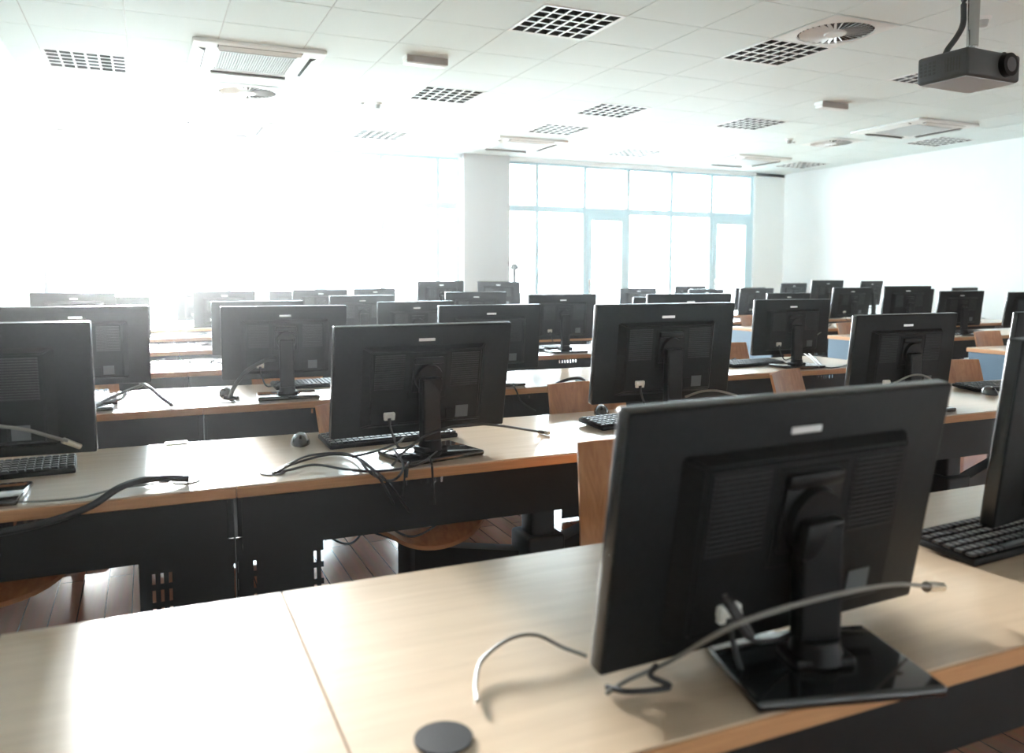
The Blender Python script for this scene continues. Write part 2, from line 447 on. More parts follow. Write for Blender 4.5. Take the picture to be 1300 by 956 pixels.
def make_cassette():
    t = thing('air_cassette', 'x', 'air conditioner'); h = .475
    bm = NB(); box(bm, -h, h, -h, h, -.028, -.0005, .012, 3)
    obj('panel', bm, m_lampwhite, t, smooth=True)
    bm = NB()
    for k in range(4):
        mt = Matrix.Rotation(k * PI / 2, 4, 'Z')
        box(bm, -.30, .30, .375, .425, -.031, -.026, .003, 2, mtx=mt)
    obj('air_slot', bm, m_vdark, t)
    bm = NB()
    for k in range(4):
        mt = Matrix.Rotation(k * PI / 2, 4, 'Z') @ Matrix.Translation((0, .41, -.037)) @ Matrix.Rotation(math.radians(28), 4, 'X')
        box(bm, -.295, .295, -.024, .02, -.002, .002, .001, 1, mtx=mt)
    obj('flap', bm, m_lampwhite, t)
    bm = NB()
    for k in range(30):
        x = -.27 + .54 * k / 29; box(bm, x - .0035, x + .0035, -.27, .27, -.036, -.028)
    box(bm, -.28, .28, -.28, -.27, -.036, -.028); box(bm, -.28, .28, .27, .28, -.036, -.028)
    obj('intake_backing', box(NB(), -.27, .27, -.27, .27, -.0295, -.028), mat('intake_dark', (.28, .29, .29), .6), t)
    obj('intake_grille', bm, mat('grille_grey', (.62, .64, .64), .5), t)
    return t
ca = make_cassette(); index_kids(ca)
for k, ((x, y), lab) in enumerate(zip([(-.5, 3.5), (-.45, 8.75), (5.5, 8.35), (11.6, 3.55), (11.6, 8.4)],
    ['square air conditioning cassette at upper left, nearest the camera', 'air conditioning cassette in the window glare at far left', 'air conditioning cassette in front of the grey pillar', 'air conditioning cassette near the right wall', 'air conditioning cassette by the far right windows'])):
    o = ca if k == 0 else dup(ca); o.location = (GX + x * T, GY + y * T, CEIL); o['label'] = lab; o['group'] = 'air conditioning cassettes'

def make_emergency():
    t = thing('emergency_lamp', 'x', 'lamp')
    obj('housing', box(NB(), -.17, .17, -.055, .055, -.030, 0, .004), m_lampwhite, t)
    obj('back_band', box(NB(), -.165, .165, -.058, -.05, -.055, -.004, .002), mat('lamp_taupe', (.35, .31, .29), .5), t)
    bm = NB(); box(bm, -.165, .165, -.045, .05, -.06, -.029, .01, 3)
    obj('diffuser', bm, m_lampwhite, t, smooth=True)
    return t
em = make_emergency(); index_kids(em)
for k, ((x, y), lab) in enumerate(zip([(1.52, 2.52), (8.47, 2.5)], ['long emergency lamp on the ceiling left of centre', 'small emergency lamp on the ceiling below the projector'])):
    o = em if k == 0 else dup(em); o.location = (GX + x * T, GY + y * T, CEIL); o['label'] = lab; o['group'] = 'emergency lamps'
def make_detector():
    t = thing('smoke_detector', 'x', 'detector')
    bm = NB(); cyl(bm, (0, 0, -.02), (0, 0, 0), .045, .052, 24); obj('base', bm, m_lampwhite, t, smooth=True)
    bm = NB(); cyl(bm, (0, 0, -.058), (0, 0, -.02), .026, .036, 24); obj('sensor_head', bm, mat('detector_grey', (.45, .47, .47), .5), t, smooth=True)
    return t
de = make_detector(); index_kids(de)
for k, ((x, y), lab) in enumerate(zip([(1.66, 5.5), (1.42, 5.55), (10.35, 5.5), (10.65, 5.7)], ['round smoke detector with hanging head near the middle of the ceiling', 'smaller flat detector just left of the hanging smoke detector', 'cone shaped detector left of the far round diffuser', 'small detector between the cone detector and the diffuser'])):
    o = de if k == 0 else dup(de); o.location = (GX + x * T, GY + y * T, CEIL); o['label'] = lab; o['group'] = 'ceiling detectors'
    if k in (1, 3): o.scale = (.65, .65, .4)

# projector on its pole
pp = ony(1229, 90, 2.62)
prj = thing('projector', 'dark grey projector hanging from the ceiling on a metal pole', 'projector', (pp.x, pp.y, pp.z), 0)
pw, pd, ph = .18, .125, .060
body = NB(); box(body, -pw, pw, -pd, pd, -ph, ph, .014, 3)
rzp = math.radians(2)
bo = obj('body', body, m_proj, prj, smooth=True); bo.rotation_euler = (math.radians(0), 0, rzp)
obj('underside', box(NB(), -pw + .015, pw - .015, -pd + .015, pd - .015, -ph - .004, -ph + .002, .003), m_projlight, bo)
bm = NB(); cyl(bm, (.075, -pd - .026, .004), (.075, -pd + .02, .004), .050, .054, 28); obj('lens_ring', bm, m_blk2, bo, smooth=True)
bm = NB(); cyl(bm, (.075, -pd - .028, .004), (.075, -pd - .004, .004), .032, .032, 28); obj('lens', bm, mat('lens_glass', (.02, .02, .03), .05, coat=1), bo, smooth=True)
bm = NB()
for k in range(6): box(bm, -pw - .0015, -pw + .002, -pd + .035 + k * .014, -pd + .042 + k * .014, -.03, .03, .001, 1)
obj('vent', bm, m_vdark, bo)
bm = NB()
for a in range(4):
    for b_ in range(4): box(bm, -pw - .0015, -pw + .002, .03 + a * .022, .042 + a * .022, -.028 + b_ * .016, -.018 + b_ * .016)
obj('vent', bm, m_vdark, bo)
bm = NB(); box(bm, -.02, .06, -.03, .05, ph, ph + .018, .003); box(bm, -.08, .11, -.006, .006, ph + .003, ph + .012, .002); box(bm, .10, .115, -.10, .0, ph + .002, ph + .012, .002)
obj('mount_bracket', bm, m_steel, bo)
bm = NB(); zt = CEIL - pp.z
px_ = .02
cyl(bm, (px_, 0, ph + .05), (px_, 0, zt - .01), .025, n=20); cyl(bm, (px_, 0, ph + .01), (px_, 0, ph + .09), .012, n=16); cyl(bm, (px_ - .022, .0, ph + .12), (px_ - .022, 0, zt - .01), .007, n=10)
obj('pole', bm, m_chrome, prj, smooth=True)
bm = NB(); cyl(bm, (px_, 0, zt - .014), (px_, 0, zt), .07, .085, 28); obj('ceiling_plate', bm, m_lampwhite, prj, smooth=True)
bm = NB(); tube(bm, [(-.13, .02, ph - .005), (-.11, .02, ph + .03), (-.06, .02, ph + .085), (-.02, .02, ph + .15), (-.008, .03, ph + .24), (-.006, .03, ph + .40)], .013, 10)
obj('cable_sleeve', bm, m_cable, prj, smooth=True)
o = dup(de); cc = onz(1248, 22, CEIL); o.location = (cc.x, cc.y, CEIL); o['label'] = 'white round detector on the ceiling behind the projector pole'; o['group'] = 'ceiling detectors'

# ------------------------------------------------------------------ desks
ROWY = {1: .78, 2: 2.25, 3: 3.68, 4: 5.12, 5: 6.52, 6: 7.90, 7: 9.28}
DD = .68
def make_desk(wd, blue=None, seatcol=True):
    """origin on the floor at near left corner; near edge along +x"""
    t = thing('computer_desk', 'x', 'desk')
    bm = NB(); box(bm, .001, wd - .001, 0.004, DD - .004, DT - .004, DT, .001, 1); obj('tabletop', bm, m_top, t)
    bm = NB(); box(bm, .001, wd - .001, 0, DD, DT - .032, DT - .0042, .002, 1); obj('edging', bm, m_edge, t)
    bm = NB(); box(bm, .02, wd - .02, .085, .088, -.10, .075); o = obj('modesty_panel', bm, m_perf, t, loc=(0, 0, DT - .105))
    bm = NB(); box(bm, .02, wd - .02, .088, .115, DT - .20, DT - .19); obj('cable_tray', bm, m_steel, t)
    for s in (0, 1):
        a, c = (.003, .245) if s == 0 else (wd - .245, wd - .003)
        bm = NB(); box(bm, a, c, .10, .103, -.30, .26); obj('leg_panel', bm, m_perfleg, t, loc=(0, 0, .31))
        bm = NB(); xx = .03 if s == 0 else wd - .03
        box(bm, xx - .018, xx + .018, .12, .56, DT - .07, DT - .033, .003); box(bm, xx - .018, xx + .018, .14, .24, .05, DT - .07, .003); box(bm, xx - .02, xx + .02, .06, .60, 0, .05, .006)
        obj('leg', bm, m_steel, t)
    if wd > 1.5:
        bm = NB(); xx = wd / 2
        box(bm, xx - .045, xx + .045, .20, .29, .0, DT - .033, .012, 3); box(bm, xx - .07, xx + .07, .17, .32, .30, .42, .012, 3); box(bm, xx - .03, xx + .03, .10, .5, DT - .06, DT - .033, .003)
        box(bm, xx - .12, xx + .12, .08, .5, 0, .02, .006)
        obj('leg', bm, m_steel, t, smooth=True)
    for gx in ([.33, wd + .10] if wd > 1.5 else [wd + .10] if wd > 1 else []):
        bm = NB(); cyl(bm, (gx - .22, .12, DT - .001), (gx - .22, .12, DT + .003), .036, n=24); obj('grommet', bm, m_blk2, t)
    if blue == 'left':
        bm = NB(); box(bm, .002, .022, .02, DD - .02, .02, DT - .033, .002, 1); obj('side_panel', bm, m_blue, t)
    return t
d2 = make_desk(2.018); index_kids(d2)
d1 = make_desk(1.06); index_kids(d1)
db = make_desk(2.0, blue='left'); index_kids(db)
JX = [.20, 2.22]
used = set()
def place(proto, x, y, label, group):
    if proto.name in used: o = dup(proto)
    else: o = proto; used.add(proto.name)
    o.location = (x, y, 0); o['label'] = label; o['group'] = group
    return o
for r, y in ROWY.items():
    gname = 'computer desks of the left block'
    if r == 1:
        dq = make_desk(.428); dq.location = (-.228, y, 0); dq['label'] = 'short beech desk end at the bottom left corner'; 
        dq['group'] = gname
    else:
        place(d1, JX[0] - 1.06, y, 'short beech desk at the left wall in the ' + ROWNAME[r], gname)
    place(d2, JX[0], y, 'beech computer desk, left long one of the ' + ROWNAME[r], gname)
    place(d2, JX[1], y, 'beech computer desk ending at the aisle in the ' + ROWNAME[r], gname)
    if r >= 3:
        place(db, 5.82, y, 'beech desk with blue grey side panel at the aisle, ' + ROWNAME[r], 'computer desks of the right block')
    if r >= 4:
        place(d2, 7.83, y, 'beech desk against the right wall in the ' + ROWNAME[r], 'computer desks of the right block')

# ------------------------------------------------------------------ monitor
PWD, PHT = .565, .34
def make_monitor():
    t = thing('computer_monitor', 'x', 'monitor')
    bm = NB(); box(bm, -.135, .135, -.10, .10, 0, .016, .006, 3); b0 = obj('base', bm, m_gloss, t, smooth=True)
    bm = NB(); box(bm, -.032, .032, -.012, .022, 0, 1, .006, 2); 
    for v in bm.verts: v.co.z = min(max(v.co.z, 0), 1)
    obj('column', bm, m_blk2, t, loc=(0, .0, .014))
    bm = NB(); box(bm, -.045, .045, -.03, .035, .014, .03, .006, 3); cyl(bm, (0, .003, .02), (0, .003, .05), .04, .033, 20); obj('column_foot', bm, m_blk2, t, smooth=True)
    # panel: origin at its centre; back at y = -.0
    bm = NB(); box(bm, -PWD / 2, PWD / 2, .030, .058, -PHT / 2, PHT / 2, .006, 3)
    for f in bm.faces: f.material_index = 1 if f.normal.y < -.5 else 0
    p = obj('panel', bm, [mat('black_bezel', (.008, .009, .0095), .25, spec=.7), m_blk], t, loc=(0, .02, .28), smooth=True)
    bm = NB(); box(bm, -.262, .262, .0575, .0590, -PHT / 2 + .022, PHT / 2 - .018); obj('screen', bm, m_screen, p)
    bm = NB()
    prof = [(-.185, .031, -.150), (-.165, .002, -.135)]
    # tapered rear housing
    def frus(x0, x1, z0, z1, ya, X0, X1, Z0, Z1, yb):
        v = [bm.verts.new(c_) for c_ in ((x0, ya, z0), (x1, ya, z0), (x1, ya, z1), (x0, ya, z1), (X0, yb, Z0), (X1, yb, Z0), (X1, yb, Z1), (X0, yb, Z1))]
        for f in ((0, 1, 2, 3), (4, 5, 6, 7), (0, 1, 5, 4), (1, 2, 6, 5), (2, 3, 7, 6), (3, 0, 4, 7)): bm.faces.new([v[i] for i in f])
    frus(-.20, .20, -.145, .110, .032, -.175, .175, -.128, .098, .006)
    bmesh.ops.bevel(bm, geom=list(bm.edges), offset=.004, segments=2, affect='EDGES')
    hs = obj('rear_housing', bm, m_blk, p, smooth=True)
    for s in (-1, 1):
        bm = NB()
        for k in range(16):
            z = .086 - k * .0068
            a, c = (.075, .165)
            box(bm, min(s * a, s * c), max(s * a, s * c), .0035, .007, z - .0019, z + .0019)
        obj('vent_slats', bm, mat('vent_slat', (.011, .012, .013), .5, spec=.3), p)
    bm = NB(); box(bm, -.060, .060, .0045, .008, -.05, .086, .001, 1); obj('mount_recess', bm, m_rec, p)
    bm = NB(); box(bm, -.048, .048, -.004, .010, .058, .078, .004, 2); box(bm, -.05, .05, -.001, .006, -.03, .06, .004, 2)
    cyl(bm, (0, -.013, .015), (0, .002, .015), .042, .046, 28); box(bm, -.034, .034, -.030, -.004, -.03, .022, .007, 2)
    obj('mount_hinge', bm, m_blk2, p, smooth=True)
    bm = NB(); box(bm, -.026, .026, .0275, .0305, .121, .130, .001, 2); obj('badge', bm, m_silver, p)
    bm = NB(); box(bm, -.133, -.099, -.004, .010, -.104, -.088, .002, 1); cyl(bm, (-.127, -.008, -.096), (-.127, -.004, -.096), .003, n=8); cyl(bm, (-.105, -.008, -.096), (-.105, -.004, -.096), .003, n=8)
    box(bm, -.132, -.122, -.003, .006, -.111, -.102, .001, 1); box(bm, -.110, -.100, -.003, .006, -.111, -.102, .001, 1)
    obj('video_plug', bm, m_white, p)
    bm = NB(); box(bm, .098, .140, .0048, .0062, -.120, -.082); obj('rating_sticker', bm, m_sticker, p)
    bm = NB(); box(bm, .066, .090, .0040, .0062, -.120, -.088); obj('power_socket', bm, m_rec, p)
    return t
mon = make_monitor(); index_kids(mon)
bm = NB(); tube(bm, [(-.116, -.004, .012), (-.114, -.012, -.02), (-.09, -.03, -.075), (-.04, -.035, -.06), (-.01, -.03, -.03)], .0035, 8)
obj('video_cable', bm, m_cable, KIDS[mon.name][-1] if False else [o for o in mon.children if o.name.startswith('panel')][0], loc=(0, 0, -.115), smooth=True)
index_kids(mon)
mused = [False]
MON = []
SXR = {1: 1.10, 2: 1.04, 3: 1.0, 4: .98, 5: .98, 6: .98, 7: .98}
def monitor(row, x, yaw, zt, label, tilt=6, y=None, sx=None, group='monitors on the desk rows', byaw=None):
    """x, y of the panel middle; zt height of the top edge over the desk"""
    o = dup(mon) if mused[0] else mon; mused[0] = True
    y = ROWY[row] + .22 if y is None else y
    sx = sx or SXR[row]; a = math.radians(yaw); ba = a if byaw is None else math.radians(byaw); o.rotation_euler = (0, 0, ba)
    zc = zt - PHT / 2 * math.cos(math.radians(tilt)) * sx
    off = .064 * sx
    o.location = (x + math.sin(a) * off, y - math.cos(a) * off, DT)
    for c in KIDS[o.name]:
        n = c.name.split('.')[0]
        if n == 'panel': c.location = (math.sin(ba - a) * .02, math.cos(ba - a) * .02, zc); c.rotation_euler = (math.radians(tilt), 0, a - ba); c.scale = (sx, sx, sx)
        if n == 'column': c.scale = (1, 1, zc + .012 - .014)
    o['label'] = label; o['group'] = group
    MON.append(o)
    return o
near = {1: 'nearest', 2: 'second', 3: 'third', 4: 'fourth', 5: 'fifth', 6: 'sixth', 7: 'last'}
def ml(txt): return txt
monitor(1, .848, 3, .385, 'large black monitor in the foreground seen from behind, nearest of all', 9.5, y=.92, byaw=-15)
monitor(1, 1.875, 8, .43, 'black monitor cut off by the right picture edge in the nearest row', 6, y=1.13, sx=1.15)
monitor(2, -.43, -4, .435, 'black monitor at the left picture edge above a keyboard, second row', 6, y=2.45)
monitor(2, .79, 3, .40, 'black monitor left of centre with a long coiled cable, second row', 11, byaw=14)
monitor(2, 1.70, 0, .455, 'black monitor in the middle with white plug, behind the foreground monitor', 6)
monitor(2, 2.90, 0, .395, 'black monitor right of the tilted pale chair back, second row', 6)
monitor(2, 3.88, 0, .39, 'black monitor at the right picture edge, second row end', 6)
monitor(3, -.28, 0, .425, 'wide black monitor greyed by glare at far left, third row', 6)
monitor(3, .58, -4, .415, 'black monitor in the glare with a cable arching left of its post, third row', 6)
monitor(3, 1.61, 0, .405, 'black monitor half hidden behind the centre left one, third row', 6)
monitor(3, 2.85, -2, .45, 'black monitor whose top shows over the middle monitor, third row', 6)
monitor(3, 3.62, -3, .41, 'black monitor at the aisle end of the third row with white plug', 4)
monitor(4, .63, 0, .395, 'black monitor top just behind the glare lit third row monitor, fourth row', 6)
monitor(4, 1.66, 6, .38, 'black monitor behind the second row centre left one, fourth row', 6)
monitor(4, 2.78, -1, .42, 'black monitor with visible post and base right of the pillar, fourth row', 4)
monitor(4, 3.66, 0, .39, 'black monitor nearly hidden behind two others, fourth row aisle end', 6)
monitor(5, -.49, 0, .43, 'grey looking monitor top at far left in the glare, fifth row', 6)
monitor(5, -.30 + .04, 0, .395, 'monitor hidden behind the far left ones, fifth row', 6, y=6.95)
monitor(5, 1.63, 5, .39, 'monitor with white plug showing left of the pillar, fifth row', 5)
monitor(5, 2.65, -8, .41, 'monitor below the pillar behind the third row, fifth row', 6)
monitor(6, .66, 0, .41, 'left monitor of a far overlapping pair in the glare, sixth row', 5)
monitor(6, 1.55, 8, .42, 'far monitor left of the door handle window, sixth row', 5)
monitor(6, 2.80, 12, .50, 'raised monitor in front of the pillar foot, sixth row', 3)
monitor(7, -.28, 0, .415, 'far left monitor with a webcam on top, last row', 5)
monitor(7, .56, 0, .40, 'far monitor standing alone left of the balcony door, last row', 5)
monitor(7, 1.52, 0, .38, 'far monitor peeking behind the balcony door frame, last row', 5)
monitor(7, 2.45, 14, .405, 'small far monitor between pillar and door, last row', 5)
monitor(7, 4.05, -38, .48, 'turned monitor right of the pillar with its post showing, last row', 5)
R = 'monitors of the right block'
monitor(4, 6.30, -3, .46, 'dark monitor nearest the aisle in the right block, fourth row', 5, group=R)
monitor(4, 7.01, -4, .41, 'dark monitor with post and white label before the right wall, fourth row', 6, group=R)
monitor(4, 7.97, -6, .39, 'dark monitor at the right picture edge before the white wall, fourth row', 8, group=R)
monitor(5, 6.20, -3, .37, 'low monitor mostly hidden behind the aisle end one, fifth row right', 6, group=R)
monitor(5, 7.10, 0, .42, 'monitor with bright left edge and white plug, fifth row right', 8, group=R)
monitor(5, 8.10, 0, .40, 'monitor peeking behind its neighbour at right, fifth row', 6, group=R)
monitor(5, 8.90, 9, .41, 'monitor top showing over another before the right wall, fifth row', 6, group=R)
monitor(6, 6.19, 5, .39, 'far monitor behind the middle monitor top, sixth row right', 5, group=R)
monitor(6, 6.96, 4, .395, 'far monitor left of the third row aisle one, sixth row right', 6, group=R)
monitor(6, 8.12, 2, .49, 'raised leaning monitor before the white wall, sixth row right', 8, group=R)
monitor(6, 8.90, 14, .48, 'slim pale blue looking monitor with a separate dark post, sixth row right', 8, group=R)
monitor(7, 6.11, -4, .385, 'small far monitor by the right windows, last row', 5, group=R)
monitor(7, 6.97, 5, .41, 'small bluish far monitor by the right windows, last row', 5, group=R)
monitor(7, 8.03, 1, .38, 'far monitor at the right end of the windows, last row', 5, group=R)
monitor(7, 8.84, 6, .44, 'bluish far monitor alone before the white wall, last row', 5, group=R)
# webcam on the far left monitor
t = thing('webcam', 'small webcam sitting on top of the far left monitor in the glare', 'webcam', (-.26, 9.50, DT + .418))
obj('body', box(NB(), -.045, .045, -.018, .018, .012, .04, .01, 3), m_blk, t, smooth=True); obj('clip', box(NB(), -.02, .02, -.014, .014, -.0, .014, .003), m_blk2, t)

# ------------------------------------------------------------------ chairs
def sheet(fn, nu, nv, th):
    """thick curved board from a surface function with offset normal"""
    bm = NB(); g_ = []
    for side in (0, 1):
        rows = []
        for i in range(nu + 1):
            rr = []
            for j in range(nv + 1):
                p, n = fn(i / nu, j / nv); rr.append(bm.verts.new(p + n * (th if side else 0)))
            rows.append(rr)
        g_.append(rows)
    for s in (0, 1):
        for i in range(nu):
            for j in range(nv): bm.faces.new((g_[s][i][j], g_[s][i + 1][j], g_[s][i + 1][j + 1], g_[s][i][j + 1]))
    per = [(i, 0) for i in range(nu)] + [(nu, j) for j in range(nv)] + [(i, nv) for i in range(nu, 0, -1)] + [(0, j) for j in range(nv, 0, -1)]
    for k in range(len(per)):
        a = per[k]; c = per[(k + 1) % len(per)]
        f = bm.faces.new((g_[0][a[0]][a[1]], g_[0][c[0]][c[1]], g_[1][c[0]][c[1]], g_[1][a[0]][a[1]])); f.material_index = 1
    return bm
def make_chair():
    """faces -y (towards the desk it serves); origin on the floor under the seat middle"""
    t = thing('plywood_chair', 'x', 'chair')
    def rc(u, v, wx, wy, e):     # rounded rectangle mapping
        a, b_ = 2 * u - 1, 2 * v - 1
        k = 1 - e * (a * a * b_ * b_)
        return a * wx * k, b_ * wy * k
    def seat(u, v):
        x, y = rc(u, v, .225, .215, .16)
        z = .445 + .018 * (2 * u - 1) ** 2 + (-.045 * max(0, (-y - .10) / .105) ** 2) + .02 * max(0, (y) / .2) ** 2
        return Vector((x, y, z)), Vector((0, 0, 1))
    obj('seat', sheet(seat, 12, 12, .014), [m_ply, m_plyedge], t, smooth=True)
    def back(u, v):
        a, b_ = 2 * u - 1, v
        x = a * (.195 - .012 * b_); z = .515 + b_ * .32
        y = .235 + b_ * .075 - .035 * a * a + .02 * (b_ - .4) ** 2
        return Vector((x, y, z)), Vector((0, 1, 0))
    obj('backrest', sheet(back, 12, 8, .013), [m_ply, m_plyedge], t, smooth=True)
    bm = NB()
    for s in (-.09, .09):
        tube(bm, [(s, -.12, .412), (s, .12, .414), (s, .21, .43), (s, .262, .50), (s, .275, .58), (s, .285, .66)], .011, 8)
    obj('seat_bracket', bm, m_steel, t, smooth=True)
    bm = NB(); box(bm, -.03, .03, -.04, .04, .16, .415, .015, 3); box(bm, -.11, .11, -.07, .07, .400, .414, .003); obj('seat_post', bm, m_steel, t, smooth=True)
    bm = NB(); box(bm, -.12, .12, -.15, .15, 0, .03, .01, 3); box(bm, -.022, .022, -.03, .03, .02, .18, .006, 2); obj('foot', bm, m_steel, t, smooth=True)
    return t
ch = make_chair(); index_kids(ch)
cused = [False]
def chair(x, y, rz, label, arm=None, group='plywood chairs at the desks'):
    o = dup(ch, (x, y, 0)) if cused[0] else ch; cused[0] = True
    o.location = (x, y, 0); o.rotation_euler = (0, 0, math.radians(rz)); o['label'] = label; o['group'] = group
    if arm is not None:      # steel arm from the seat post to the column of the desk
        a = Vector(arm) - Vector((x, y, 0)); a.z = 0
        q = Matrix.Rotation(math.radians(-rz), 4, 'Z') @ a
        L = q.length - .04; ang = math.atan2(q.y, q.x)
        bm = NB(); mt = Matrix.Rotation(ang, 4, 'Z')
        n = 10
        def arc(s):     # arched underside
            return .25 - .03 * abs(2 * s - 1) ** 3 * 2
        ring = []
        for k in range(n + 1):
            s = k / n; zb = arc(s)
            ring.append([bm.verts.new(mt @ Vector((L * s, yy, zz))) for yy, zz in ((-.032, zb), (.032, zb), (.032, .355), (-.032, .355))])
        for k in range(n):
            for j in range(4): bm.faces.new((ring[k][j], ring[k][(j + 1) % 4], ring[k + 1][(j + 1) % 4], ring[k + 1][j]))
        bm.faces.new(ring[0]); bm.faces.new(ring[-1][::-1])
        ao = obj('support_arm', bm, m_steel, o)
    return o
def cy(r): return ROWY[r] + .245
chair(1.20, 1.66, -12, 'plywood chair just beyond the foreground desk, half hidden by the foreground monitor', (1.21, cy(1), 0))
chair(-.47, 2.76, 14, 'plywood chair at far left under the second row desk')
chair(.82, 2.73, 24, 'plywood chair under the second row desk below the centre left monitor', (1.21, cy(2), 0))
chair(1.735, 2.82, 0, 'plywood chair behind the middle monitor with broad wood back, second row', (1.21, cy(2), 0))
chair(2.95, 2.81, 27, 'pale lit plywood chair turned sideways between two second row monitors', (3.23, cy(2), 0))
chair(4.0, 2.80, -4, 'plywood chair at right end of the second row beside keyboard', (3.23, cy(2), 0))
chair(-.33, 4.22, 0, 'plywood chair behind the tangled cables at left, third row', None)
chair(.68, 4.25, 0, 'plywood chair behind the keyboard in the glare, third row', (1.21, cy(3), 0))
chair(1.66, 4.28, 0, 'plywood chair behind the half hidden third row monitor', (1.21, cy(3), 0))
chair(3.66, 4.22, 8, 'plywood chair before the blue panel at the aisle end of third row', (3.23, cy(3), 0))
G2 = 'plywood chairs of the right block'
for (x, y, rz, lab) in ((6.42, 4.32, 6, 'plywood chair turned on its post over the nearest blue panel desk'), (6.37, 5.74, 10, 'plywood chair behind the second blue panel desk, fourth row right'), (6.38, 7.18, 8, 'plywood chair behind the third blue panel desk, fifth row right'),
                       (3.75, 7.14, 12, 'plywood chair at the aisle end of the fifth row'), (6.78, 8.55, 8, 'plywood chair in the sixth row of the right block')):
    chair(x, y, rz, lab, None, G2)

# ------------------------------------------------------------------ keyboards, mice
def make_keyboard(dark=True):
    t = thing('keyboard', 'x', 'keyboard')
    bm = NB(); box(bm, -.225, .225, -.078, .078, .004, .020, .005, 2)
    for v in bm.verts: v.co.z += (v.co.y + .0) * .07
    obj('body', bm, m_blk2, t, smooth=True)
    bm = NB()
    for r in range(6):
        for c in range(22):
            if r == 0 and 5 < c < 11: continue
            x = -.212 + c * .0202; y = .062 - (5 - r) * 0.0 - (5 - r) * 0 + (-.062 - .0 + r * .0235) - .062 + .0
            y = -.062 + r * .0235
            box(bm, x - .0082, x + .0082, y - .0088, y + .0088, .020 + y * .07, .026 + y * .07, .0015, 1)
    box(bm, -.105, -.005, -.071, -.054, .0155, .0215, .0015, 1)
    obj('keys', bm, m_key if dark else m_keylight, t)
    bm = NB(); box(bm, -.19, -.16, .06, .075, -.0, .012); box(bm, .16, .19, .06, .075, 0, .012); obj('feet', bm, m_blk2, t)
    return t
kb = make_keyboard(); index_kids(kb)
def make_mouse():
    t = thing('computer_mouse', 'x', 'mouse')
    bm = NB(); bmesh.ops.create_uvsphere(bm, u_segments=20, v_segments=12, radius=1)
    for v in bm.verts:
        z = max(v.co.z, -.12); y = v.co.y; v.co = Vector((v.co.x * .031 * (1 - .12 * y), y * .055, (z + .12) * .034 * (1 - .18 * y)))
    obj('shell', bm, mat('mouse_grey', (.05, .052, .055), .25, coat=.5), t, smooth=True)
    bm = NB(); cyl(bm, (-.004, .030, .028), (.004, .030, .028), .009, n=14); obj('scroll_wheel', bm, m_rec, t, smooth=True)
    return t
ms_ = make_mouse(); index_kids(ms_)
ku, mu = [False], [False]
def keyboard(p, rz, label):
    o = dup(kb) if ku[0] else kb; ku[0] = True
    o.location = (p[0], p[1], DT); o.rotation_euler = (0, 0, math.radians(rz)); o['label'] = label; o['group'] = 'black keyboards'
def mouse(p, rz, label):
    o = dup(ms_) if mu[0] else ms_; mu[0] = True
    o.location = (p[0], p[1], DT); o.rotation_euler = (0, 0, math.radians(rz)); o['label'] = label; o['group'] = 'computer mice'
keyboard((1.655, 1.13), 4, 'black keyboard under the monitor at the right picture edge, nearest row')
keyboard((-.43, 2.66), 3, 'black keyboard at the left picture edge, second row')
keyboard((.74, 2.70), 4, 'keyboard under the centre left monitor, second row')
keyboard((1.70, 2.63), 6, 'keyboard left of the foreground monitor top, second row')
mouse((.45, 2.74), 170, 'grey mouse left of the centre left monitor, second row')
mouse((1.66, 2.84), 150, 'mouse behind the keyboard by the foreground monitor, second row')
mouse((2.86, 2.70), 170, 'mouse showing just over the foreground monitor top, second row')
keyboard((3.86, 2.70), -6, 'black keyboard right of the orange chair back, second row')
mouse((3.62, 2.58), 150, 'dark mouse in front of the keyboard at the right, second row')
keyboard((-.36, 3.98), 3, 'keyboard under the tangled cables at left, third row')
keyboard((-.40, 4.18), 3, 'second keyboard behind the tangled cables at left, third row')
keyboard((.78, 4.18), 3, 'pale glaring keyboard right of the post, third row')
mouse((.32, 4.02), 170, 'mouse left of the arching cable, third row')
keyboard((3.44, 4.05), 6, 'keyboard left of the third row aisle monitor post')
mouse((3.12, 3.96), 150, 'mouse at the left end of the third row aisle keyboard')
keyboard((2.70, 5.5), 5, 'keyboard under the fourth row monitor with visible base')
keyboard((7.2, 5.42), -5, 'keyboard beside the right wall monitor, fourth row')
keyboard((6.55, 6.85), 0, 'keyboard under the bright edged monitor, fifth row right')
mouse((.62, 5.65), 160, 'mouse on the bright fourth row desk, left')
mouse((6.0, 6.95), 160, 'mouse on the third blue panel desk')
mouse((6.0, 8.2), 160, 'mouse at the aisle on the sixth row, right block')
keyboard((.9, 8.2), 3, 'keyboard on the sixth row at left'); keyboard((5.98 + .3, 8.3), 3, 'keyboard at the aisle on the sixth row, right block')

# ------------------------------------------------------------------ cables
def cable(name, pts, r, label, cat='cable', m=None, extra=None, group=None):
    t = thing(name, label, cat, group=group)
    bm = NB(); tube(bm, pts, r, 8); obj('cord', bm, m or m_cable, t, smooth=True)
    return t
def Dz(px, py, dz=.004): p = onz(px, py, DT + dz); return (p.x, p.y, p.z)
def Dy(px, py, y): p = ony(px, py, y); return (p.x, p.y, p.z)
def plug(t, p0, p1, r=.007, m=None):
    bm = NB(); cyl(bm, p0, p1, r, r * .9, 12); obj('plug', bm, m or m_brass, t, smooth=True)
